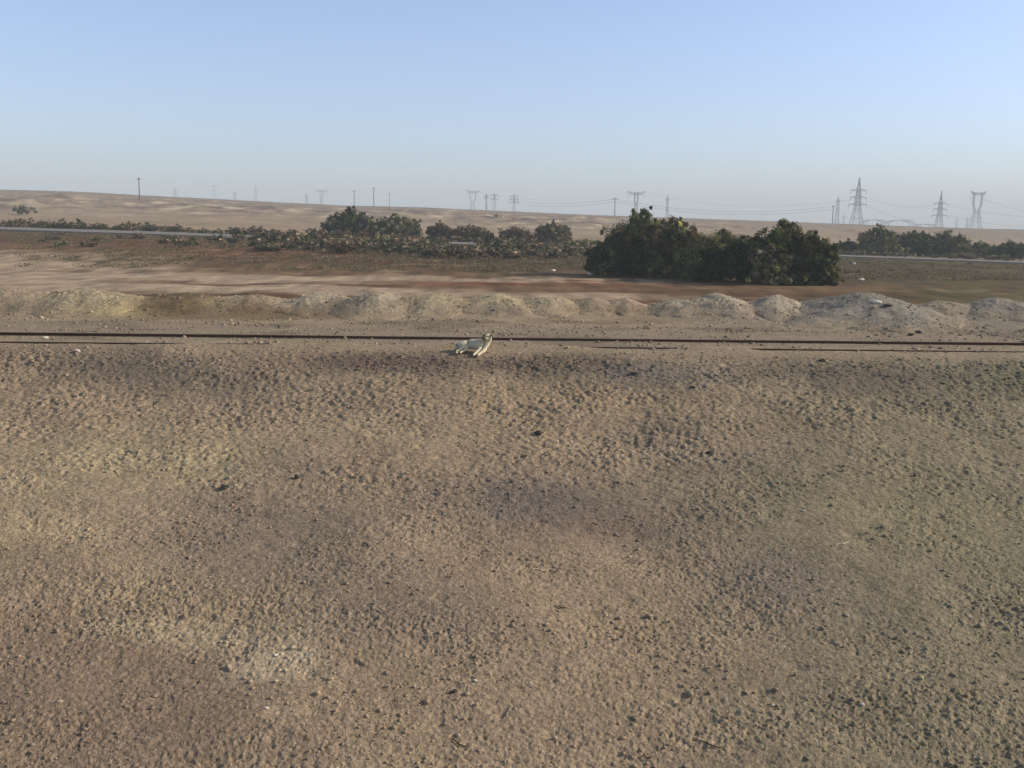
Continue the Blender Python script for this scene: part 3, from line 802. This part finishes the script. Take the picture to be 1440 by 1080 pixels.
def suspension_tower(px, ptop, Y, label, arm_rows, halfw, basew, rot=0.0, group='lattice power pylons', lean=0.0, r=0.22):
    x, z0, zt_ = base_of(px, ptop, Y); H = zt_ - z0
    root = empty('power_pylon', (x, Y, z0), rot); root.rotation_euler = (0, lean, rot)
    tag(root, label, 'pylon', group)
    mp = Y / F
    zs = [CAMZ + ray(px, a)[1] * Y - z0 for a in arm_rows]   # upper to lower
    low = zs[-1]
    wz = basew * mp
    prof = [(0, wz * 1.25, wz * 1.25), (low * 0.3, wz, wz), (low * 0.62, wz * 0.62, wz * 0.62), (low * 0.86, wz * 0.42, wz * 0.42)]
    t = zs[0] + (H - zs[0]) * 0.12
    for k in range(6):
        q = k / 5; prof.append((low + (t - low) * q, wz * (0.36 - 0.16 * q), wz * (0.36 - 0.16 * q)))
    prof.append((H - (H - t) * 0.4, wz * 0.07, wz * 0.07)); prof.append((H, wz * 0.02, wz * 0.02))
    v, f = join(lattice(prof, r)); mesh_obj('lattice_tower', v, f, STEEL, root)
    for k, z in enumerate(zs):
        w = halfw[k] * mp
        ps = []
        for s in (-1, 1):
            ps += [bar((0, -0.4, z + 1.0), (s * w, 0, z), r * 0.8), bar((0, 0.4, z + 1.0), (s * w, 0, z), r * 0.8), bar((0, -0.6, z - 0.6), (s * w, 0, z), r * 0.8), bar((0, 0.6, z - 0.6), (s * w, 0, z), r * 0.8)]
            ps.append(bar((s * w * 0.5, 0, z - 0.5), (s * w * 0.5, 0, z + 0.6), r * 0.5))
            ps.append(bar((s * w, 0, z), (s * w, 0, z - 2.2), r * 0.9))
        v, f = join(ps); mesh_obj('cross_arm', v, f, STEEL, root)
    return root

def portal_tower(px, ptop, Y, label, halfw, bodyw, basew, drop, lean=0.0, group='lattice power pylons', r=0.25, uprights=True):
    """waisted tower: legs, waist, forked window and a top beam"""
    x, z0, zt_ = base_of(px, ptop, Y); H = zt_ - z0
    root = empty('power_pylon', (x, Y, z0)); root.rotation_euler = (0, lean, 0)
    tag(root, label, 'pylon', group)
    m = Y / F; vis = drop * m
    waist = H - vis * 0.52
    b = basew * m
    prof = [(0, b * 1.2, b), (waist * 0.5, b * 0.9, b * 0.7), (waist * 0.85, b * 0.62, b * 0.5), (waist, b * 0.5, b * 0.35)]
    v, f = join(lattice(prof, r)); mesh_obj('lattice_tower', v, f, STEEL, root)
    ps = []
    for s in (-1, 1):
        for yy in (-0.6, 0.6):
            ps += [bar((s * b * 0.4, yy, waist), (s * bodyw * m, yy, H - vis * 0.30), r), bar((s * b * 0.1, yy, waist), (s * bodyw * m * 0.7, yy, H - vis * 0.30), r * 0.8),
                   bar((s * bodyw * m, yy, H - vis * 0.30), (s * bodyw * m, yy, H), r), bar((s * bodyw * m * 0.7, yy, H - vis * 0.30), (s * bodyw * m * 0.7, yy, H), r * 0.8),
                   bar((s * bodyw * m * 0.7, yy, H - vis * 0.3), (s * bodyw * m, yy, H - vis * 0.15), r * 0.5), bar((s * bodyw * m * 0.7, yy, H), (s * bodyw * m, yy, H - vis * 0.15), r * 0.5)]
    v, f = join(ps); mesh_obj('forked_body', v, f, STEEL, root)
    ps = []
    w = halfw * m
    for yy in (-0.7, 0.7):
        ps += [bar((-w * 0.6, yy, H), (w * 0.6, yy, H), r), bar((-w * 0.6, yy, H - 1.6), (w * 0.6, yy, H - 1.6), r)]
        for s in (-1, 1):
            ps += [bar((s * w * 0.6, yy, H - 1.6), (s * w, 0, H + 1.4), r), bar((s * w * 0.6, yy, H), (s * w, 0, H + 1.4), r)]
        for k in range(8):
            xa = -w * 0.6 + k * w * 0.15
            ps.append(bar((xa, yy, H - 1.6 * (k % 2)), (xa + w * 0.15, yy, H - 1.6 * ((k + 1) % 2)), r * 0.5))
    v, f = join(ps); mesh_obj('top_beam', v, f, STEEL, root)
    ps = []
    for s in (-1, 0, 1):
        ps.append(bar((s * w * 0.9, 0, H - 0.2), (s * w * 0.9, 0, H - vis * 0.22), r * 0.7))
    v, f = join(ps); mesh_obj('insulator_strings', v, f, STEEL, root)
    return root

A = suspension_tower(1208, 249, 620, 'tallest lattice pylon with three pairs of arms, above the right row of trees', [267.5, 277.5, 287.5], [11, 11, 12.5], 9.5, lean=0.012, r=0.16)
suspension_tower(1323.5, 268, 800, 'second pylon right of the tallest one, three pairs of arms', [286, 294, 303], [9, 9, 11], 7.5, lean=0.012, r=0.2)
portal_tower(1375, 271, 850, 'waisted pylon with a forked top near the right edge', 11, 6.3, 7.5, 52, 0.012, r=0.22)
suspension_tower(1179, 276, 1350, 'pale slim lattice pylon left of the tallest one', [281], [2.5], 3.2, r=0.4)
suspension_tower(1187, 298, 1700, 'faint small pylon between slim and tallest pylons', [305], [4], 2.0, r=0.3)
suspension_tower(1361, 303, 1700, 'faint small pylon left of the forked one near the right edge', [308], [3], 1.8, r=0.35)
suspension_tower(1346, 305, 1900, 'faintest small pylon between second and forked pylons', [310], [3], 1.8, r=0.35)
portal_tower(895, 271, 900, 'pylon with spread forked arms rising behind the tallest tree', 12.5, 2.6, 3.2, 34, 0, r=0.24)
suspension_tower(939, 273, 1100, 'thin pylon top poking out behind the tallest tree', [280], [3], 2.5, r=0.26)
portal_tower(665, 269, 1250, 'faint forked pylon left of the close trio at the centre', 9, 4.5, 4, 30, 0, r=0.3)
suspension_tower(695.5, 272, 1150, 'faint pylon with two arms right of a dark thin pole', [274.5, 280], [6, 5.5], 4.2, r=0.26)
suspension_tower(723, 272, 1000, 'small pylon with three pairs of arms right of the centre trio', [276, 280.5, 284.5], [6, 6.5, 6], 3.4, r=0.24)
suspension_tower(684, 272, 950, 'thin dark pylon in the middle of the centre trio', [276], [2.5], 1.6, r=0.3)
portal_tower(452, 268, 1700, 'faint T shaped pylon left of the green trees', 9.5, 2.5, 2.6, 24, 0, r=0.4)
suspension_tower(431, 273, 1600, 'faint slim pylon top on the skyline left of the T shaped one', [275], [2], 2.2, r=0.35)
suspension_tower(359, 260, 2300, 'very faint broad pylon on the skyline, third from the left', [266], [4], 4.0, r=0.5)
suspension_tower(330, 269, 1700, 'faint slim pylon on the skyline left of the very faint broad one', [271], [2], 2.0, r=0.35)
suspension_tower(301, 258, 2400, 'barely visible pylon on the left skyline', [262], [7], 3.5, r=0.4)
suspension_tower(246, 263, 2000, 'leftmost faint pylon beside the tall dark pole', [268], [4], 3.5, r=0.4)

def pole(px, ptop, Y, r, label, arm=0.0, name='utility_pole', m=POLEM):
    x, z0, z1 = base_of(px, ptop, Y)
    root = empty(name, (x, Y, z0)); tag(root, label, 'pole', 'dark utility poles on the skyline')
    v, f = tube_mesh([(0, 0, -1), (0, 0, z1 - z0)], [r, r * 0.7], 8)
    mesh_obj('shaft', v, f, m, root)
    H = z1 - z0
    a = max(arm, 0.5)
    ps = [bar((-a, 0, H - 0.5), (a, 0, H - 0.5), 0.1)]
    for s in (-1, 0, 1): ps.append(bar((s * a * 0.9, 0, H - 0.5), (s * a * 0.9, 0, H + 0.1), 0.07))
    v, f = join(ps); mesh_obj('cross_arm', v, f, m, root)
    return Vector((x, Y, z1 - 0.2))
p194 = pole(195, 250, 330, 0.20, 'tall dark pole alone on the slope at the left', 0.3)
pole(498, 268, 600, 0.25, 'pole above the leftmost green tree', 1.0)
pole(525.5, 264, 520, 0.24, 'tallest of the three poles above the green trees', 0.3)
pole(547.5, 272, 620, 0.2, 'shortest and rightmost of the three poles above the green trees', 0.3)
p865 = pole(865, 278, 460, 0.22, 'dark pole with a cross arm left of the tallest tree', 1.4)
p1172 = pole(1172, 289, 460, 0.22, 'dark pole beside the pale slim pylon', 0.3)

# sagging wires
WIRE = simple_mat('wire', (0.10, 0.10, 0.11), 0.6, 0.05, 1)
def wire(a, b, sag, r, label, group):
    (pa, ya, Ya), (pb, yb, Yb) = a, b
    sa = ray(pa, ya); sb = ray(pb, yb)
    A_ = Vector((sa[0] * Ya, Ya, CAMZ + sa[1] * Ya)); B_ = Vector((sb[0] * Yb, Yb, CAMZ + sb[1] * Yb))
    pts = []; N = 24
    for i in range(N + 1):
        t = i / N; p = A_.lerp(B_, t); p.z -= sag * 4 * t * (1 - t); pts.append(p)
    v, f = tube_mesh(pts, [r] * (N + 1), 4)
    tag(mesh_obj('power_line', v, f, WIRE), label, 'wire', group)
gw = 'sagging power lines on the skyline'
for k, (dy, sg) in enumerate(((0, 5.5), (3.5, 6.0))):
    wire((865, 280 + dy, 460), (1172, 290 + dy * 1.2, 460), 4.0, 0.045, ['upper wire from the cross armed pole to the pole by the slim pylon', 'lower wire from the cross armed pole to the pole by the slim pylon'][k], gw)
wire((723, 281, 1000), (865, 280, 460), 3, 0.06, 'upper wire from the small three armed pylon to the cross armed pole', gw)
wire((723, 285, 1000), (865, 284, 460), 3, 0.06, 'lower wire from the small three armed pylon to the cross armed pole', gw)
wire((1219, 278, 620), (1314, 287, 800), 4, 0.07, 'upper wire from the tallest pylon to the second one', gw)
wire((1220, 289, 620), (1312, 304, 800), 5, 0.07, 'lower wire from the tallest pylon to the second one', gw)
wire((1332, 287, 800), (1520, 305, 700), 4, 0.07, 'upper wire leaving the second pylon towards the right edge', gw)
wire((1334, 303, 800), (1520, 318, 700), 4, 0.07, 'lower wire leaving the second pylon towards the right edge', gw)
wire((1386, 281, 850), (1540, 300, 700), 5, 0.09, 'wire from the forked pylon towards the right edge', gw)
wire((673, 270, 1250), (895, 268, 900), 9, 0.06, 'long wire between the faint forked pylon and the spread armed one', gw)
wire((907, 269, 900), (1197, 281, 620), 8, 0.05, 'long wire from the spread armed pylon to the tallest pylon', gw)

# arched roofs on the skyline (open hooped frames)
def arched_shed(px0, px1, ptop, pbase, Y, label, hoops=7):
    a = ray(px0, pbase); b = ray(px1, pbase); t = ray((px0 + px1) / 2, ptop)
    xa, xb = a[0] * Y, b[0] * Y; xm = (xa + xb) / 2
    zb = min(zp(xa, Y), zp(xb, Y)); Zt = CAMZ + t[1] * Y; Zb = CAMZ + (a[1] + b[1]) / 2 * Y
    root = empty('arched_shed', (xm, Y, zb)); tag(root, label, 'shed', 'arched sheds on the skyline')
    R = (xb - xa) / 2; parts = []; roof = []
    for k in range(5):
        yy = k * 6.0
        pts = [(R * math.cos(th), yy, (Zb - zb) + (Zt - Zb) * math.sin(th)) for th in np.linspace(0, math.pi, 17)]
        parts.append(tube_mesh(pts, [0.3] * 17, 5))
        parts.append(bar((-R, yy, 0), (-R, yy, Zb - zb), 0.3)); parts.append(bar((R, yy, 0), (R, yy, Zb - zb), 0.3))
    for j in range(1, 8):
        th = math.pi * j / 8
        p = (R * math.cos(th), 0, (Zb - zb) + (Zt - Zb) * math.sin(th))
        parts.append(bar(p, (p[0], 0, Zb - zb - 1), 0.2))
    v, f = join(parts); mesh_obj('hoop_frame', v, f, STEEL, root)
arched_shed(1217, 1250, 309, 315, 1250, 'left arched shed just right of the foot of the tallest pylon')
arched_shed(1249, 1290, 309.5, 317, 1250, 'wide arched shed in the middle between the two tall pylons')
arched_shed(1293, 1318, 315, 318.5, 1250, 'lowest arched shed left of the foot of the second pylon')

# ------------------------------------------------------------------ dog
def dog_material():
    m, nt, b = new_mat('cream_coat', 0.85)
    N = nt.nodes; Lk = nt.links
    tc = N.new('ShaderNodeTexCoord'); nz = N.new('ShaderNodeTexNoise'); nz.inputs['Scale'].default_value = 5; nz.inputs['Detail'].default_value = 6
    fine = N.new('ShaderNodeTexNoise'); fine.inputs['Scale'].default_value = 90; fine.inputs['Detail'].default_value = 3
    Lk.new(tc.outputs['Object'], nz.inputs['Vector']); Lk.new(tc.outputs['Object'], fine.inputs['Vector'])
    mx = N.new('ShaderNodeMix'); mx.data_type = 'RGBA'; mx.inputs['A'].default_value = (0.42, 0.35, 0.21, 1); mx.inputs['B'].default_value = (0.74, 0.67, 0.48, 1)
    Lk.new(nz.outputs['Fac'], mx.inputs['Factor'])
    sp_ = N.new('ShaderNodeSeparateXYZ'); Lk.new(tc.outputs['Object'], sp_.inputs[0])   # greyer barrel coat, with its shade put into the colour; cream legs and chest
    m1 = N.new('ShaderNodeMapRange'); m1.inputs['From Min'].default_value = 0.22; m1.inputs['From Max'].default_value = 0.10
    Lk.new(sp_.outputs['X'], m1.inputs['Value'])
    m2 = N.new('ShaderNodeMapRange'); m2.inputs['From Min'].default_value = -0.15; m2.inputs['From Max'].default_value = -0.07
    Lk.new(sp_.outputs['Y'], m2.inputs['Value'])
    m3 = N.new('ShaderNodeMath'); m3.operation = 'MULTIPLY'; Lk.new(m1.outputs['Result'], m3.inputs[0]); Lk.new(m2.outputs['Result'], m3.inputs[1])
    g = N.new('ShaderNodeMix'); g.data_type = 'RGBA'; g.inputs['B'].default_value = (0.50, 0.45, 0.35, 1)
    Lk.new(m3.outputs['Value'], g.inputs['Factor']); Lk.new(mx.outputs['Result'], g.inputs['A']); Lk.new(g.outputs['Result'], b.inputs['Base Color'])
    bp = N.new('ShaderNodeBump'); bp.inputs['Strength'].default_value = 0.5; bp.inputs['Distance'].default_value = 0.01
    Lk.new(fine.outputs['Fac'], bp.inputs['Height']); Lk.new(bp.outputs['Normal'], b.inputs['Normal'])
    return m
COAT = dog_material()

def skin_obj(name, verts, edges, radii, mat, root_i=0, sub=2, parent=None):
    me = bpy.data.meshes.new(name); me.from_pydata(verts, edges, []); me.update()
    me.materials.append(mat)
    o = bpy.data.objects.new(name, me); COL.objects.link(o)
    if parent: o.parent = parent
    md = o.modifiers.new('skin', 'SKIN'); md.use_smooth_shade = True; md.branch_smoothing = 0.3
    sv = me.skin_vertices[0].data
    for i, r in enumerate(radii):
        sv[i].radius = r if isinstance(r, tuple) else (r, r)
        sv[i].use_root = (i == root_i)
    s = o.modifiers.new('sub', 'SUBSURF'); s.levels = sub; s.render_levels = sub
    tx = bpy.data.textures.new('coat_tufts', 'CLOUDS'); tx.noise_scale = 0.035; tx.noise_depth = 3
    dm = o.modifiers.new('tufts', 'DISPLACE'); dm.texture = tx; dm.strength = 0.020; dm.mid_level = 0.5
    return o

def build_dog():
    Yd = 24.86
    sx, _ = ray(666, 490)
    x0 = sx * Yd
    g = lambda x, y: zp(x0 + x, Yd + y)
    z0 = g(0, 0) + 0.0
    G = lambda x, y: g(x, y) - z0 + 0.035      # soil level in the dog's own frame (with clods)
    V = []; E = []; R = []
    def add(p, r, parent=None):
        V.append(tuple(p)); R.append(r); i = len(V) - 1
        if parent is not None: E.append((parent, i))
        return i
    # trunk, lying on its chest and one haunch; x runs rump -> chest
    hip = add((-0.335, 0.03, 0.185), (0.165, 0.160))
    loin = add((-0.14, 0.03, 0.185), (0.140, 0.148), hip)
    rib = add((0.05, 0.02, 0.185), (0.152, 0.165), loin)
    chest = add((0.22, 0.00, 0.195), (0.150, 0.160), rib)
    brisk = add((0.315, -0.02, 0.205), (0.112, 0.112), chest)
    neck = add((0.365, -0.03, 0.285), (0.080, 0.084), brisk)
    poll = add((0.375, -0.045, 0.355), (0.085, 0.085), neck)
    skull = add((0.350, -0.085, 0.388), (0.118, 0.108), poll)
    stop = add((0.318, -0.130, 0.370), (0.080, 0.072), skull)
    muz = add((0.290, -0.168, 0.350), (0.056, 0.050), stop)
    nose = add((0.272, -0.195, 0.342), (0.030, 0.029), muz)
    # drooping ears
    # front legs stretched down the bank
    def leg(start, pts):
        p = start
        for q, r in pts: p = add(q, r, p)
    ya, yb = -0.42, -0.40
    leg(chest, [((0.17, -0.115, 0.115), 0.062), ((0.115, -0.21, G(0.115, -0.21) + 0.055), 0.040), ((0.055, -0.33, G(0.055, -0.33) + 0.036), 0.030), ((0.025, -0.42, G(0.025, -0.42) + 0.032), 0.034), ((0.018, -0.465, G(0.018, -0.465) + 0.026), 0.028)])
    leg(brisk, [((0.30, -0.12, 0.115), 0.062), ((0.235, -0.22, G(0.235, -0.22) + 0.055), 0.040), ((0.165, -0.33, G(0.165, -0.33) + 0.036), 0.030), ((0.125, -0.41, G(0.125, -0.41) + 0.032), 0.034), ((0.115, -0.455, G(0.115, -0.455) + 0.026), 0.028)])
    # hind legs: thigh forward, hock back, paw out
    leg(hip, [((-0.245, -0.09, 0.115), 0.072), ((-0.30, -0.16, 0.075), 0.044), ((-0.375, -0.235, G(-0.375, -0.235) + 0.045), 0.034), ((-0.40, -0.30, G(-0.40, -0.30) + 0.03), 0.033), ((-0.395, -0.345, G(-0.395, -0.345) + 0.022), 0.020)])
    leg(hip, [((-0.16, -0.11, 0.085), 0.060), ((-0.20, -0.17, 0.055), 0.040), ((-0.27, -0.23, G(-0.27, -0.23) + 0.04), 0.034), ((-0.305, -0.285, G(-0.305, -0.285) + 0.03), 0.033), ((-0.31, -0.325, G(-0.31, -0.325) + 0.020), 0.019)])
    add((-0.415, 0.03, 0.150), (0.115, 0.115), hip)
    # tail along the ground
    t = add((-0.42, 0.03, 0.08), 0.038, hip); t = add((-0.46, -0.02, 0.04), 0.026, t); t = add((-0.475, -0.07, G(-0.47, -0.07) + 0.02), 0.018, t); add((-0.465, -0.14, G(-0.46, -0.14) + 0.015), 0.010, t)
    root = empty('dog', (x0, Yd, z0 + 0.02)); root.scale = (1.04, 1.04, 1.1)
    root.scale.z = 1.0; root.location.z -= 0.005
    tag(root, 'cream white dog lying by the rail with its head raised and turned to the viewer', 'dog')
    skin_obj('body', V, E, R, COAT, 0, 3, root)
    EAR = simple_mat('tan_ear', (0.17, 0.12, 0.065), 0.9, 0.3, 25)
    for pts in (((0.290, -0.070, 0.440), (0.255, -0.080, 0.432), (0.228, -0.092, 0.400), (0.222, -0.100, 0.360)), ((0.405, -0.110, 0.445), (0.445, -0.122, 0.440), (0.480, -0.132, 0.412), (0.500, -0.140, 0.378))):
        skin_obj('ear', list(pts), [(0, 1), (1, 2), (2, 3)], [(0.045, 0.022), (0.048, 0.020), (0.040, 0.016), (0.018, 0.010)], EAR, 0, 2, root)
    BLK = simple_mat('dark_nose', (0.02, 0.016, 0.013), 0.4, 0.1, 10)
    def ball(name, p, s):
        bm = bmesh.new(); bmesh.ops.create_uvsphere(bm, u_segments=14, v_segments=10, radius=1)
        for v in bm.verts: v.co = Vector((v.co.x * s[0], v.co.y * s[1], v.co.z * s[2]))
        me = bpy.data.meshes.new(name); bm.to_mesh(me); bm.free(); me.materials.append(BLK)
        for pp in me.polygons: pp.use_smooth = True
        o = bpy.data.objects.new(name, me); COL.objects.link(o); o.parent = root; o.location = p
    ball('nose', (0.252, -0.226, 0.350), (0.034, 0.024, 0.026))
    ball('eye', (0.282, -0.172, 0.412), (0.018, 0.014, 0.016))
    ball('eye', (0.355, -0.184, 0.412), (0.018, 0.014, 0.016))
    v, f = tube_mesh([(0.290, -0.196, 0.326), (0.268, -0.214, 0.330), (0.262, -0.200, 0.326)], [0.006, 0.008, 0.006], 6)
    mesh_obj('mouth_shadow', v, f, BLK, root)  # dark strip standing in for the shadow line under the muzzle
build_dog()

# ------------------------------------------------------------------ light, sky, haze
SUN_EL = math.radians(27); SUN_AZ = math.radians(84)   # azimuth from +Y (view) towards +X (right)
sd = Vector((math.sin(SUN_AZ) * math.cos(SUN_EL), math.cos(SUN_AZ) * math.cos(SUN_EL), math.sin(SUN_EL)))
ld = bpy.data.lights.new('sun', 'SUN'); ld.energy = 4.4; ld.angle = math.radians(0.6); ld.color = (1.0, 0.90, 0.73)
lo = bpy.data.objects.new('sun', ld); COL.objects.link(lo); lo.rotation_euler = sd.to_track_quat('Z', 'Y').to_euler(); lo.location = sd * 200
w = bpy.data.worlds.new('World'); scene.world = w; w.use_nodes = True
nt = w.node_tree; bg = nt.nodes['Background']
sky = nt.nodes.new('ShaderNodeTexSky'); sky.sky_type = 'NISHITA'; sky.sun_disc = False
sky.sun_elevation = SUN_EL; sky.sun_rotation = SUN_AZ; sky.air_density = 1.0; sky.dust_density = 1.0; sky.ozone_density = 2.0
tint = nt.nodes.new('ShaderNodeMix'); tint.data_type = 'RGBA'; tint.blend_type = 'MULTIPLY'; tint.inputs['Factor'].default_value = 1.0
tcw = nt.nodes.new('ShaderNodeTexCoord'); sep = nt.nodes.new('ShaderNodeSeparateXYZ'); rmp = nt.nodes.new('ShaderNodeValToRGB')
nt.links.new(tcw.outputs['Generated'], sep.inputs[0]); nt.links.new(sep.outputs['Z'], rmp.inputs['Fac']); nt.links.new(rmp.outputs['Color'], tint.inputs['B'])
el = rmp.color_ramp.elements      # milky air low down, violet higher; unseen overhead warmed to brown the ground's shade
el[0].position = 0.0; el[0].color = (1.06, 1.08, 1.38, 1)
el[1].position = 1.0; el[1].color = (1.12, 0.96, 0.74, 1)
for p_, c_ in ((0.09, (1.14, 1.17, 1.42, 1)), (0.22, (1.20, 1.16, 1.36, 1)), (0.5, (1.15, 0.98, 0.80, 1))):
    e_ = el.new(p_); e_.color = c_
nt.links.new(sky.outputs['Color'], tint.inputs['A']); nt.links.new(tint.outputs['Result'], bg.inputs['Color']); bg.inputs['Strength'].default_value = 0.12

def haze():
    V = [(x, y, z) for x in (-2600, 2600) for y in (-300, 3000) for z in (-60, 95)]
    Fc = [(0, 1, 3, 2), (4, 6, 7, 5), (0, 4, 5, 1), (2, 3, 7, 6), (0, 2, 6, 4), (1, 5, 7, 3)]
    m = bpy.data.materials.new('haze_air'); m.use_nodes = True; t = m.node_tree
    t.nodes.remove(t.nodes['Principled BSDF'])
    pv = t.nodes.new('ShaderNodeVolumePrincipled'); pv.inputs['Color'].default_value = (0.84, 0.93, 1.0, 1); pv.inputs['Density'].default_value = 0.00075; pv.inputs['Anisotropy'].default_value = 0.0
    t.links.new(pv.outputs['Volume'], t.nodes['Material Output'].inputs['Volume'])
    o = mesh_obj('haze', V, Fc, m); tag(o, kind='stuff')
haze()

scene.view_settings.view_transform = 'Standard'
scene.view_settings.look = 'None'
scene.view_settings.gamma = 1.0
scene.view_settings.exposure = 0.33
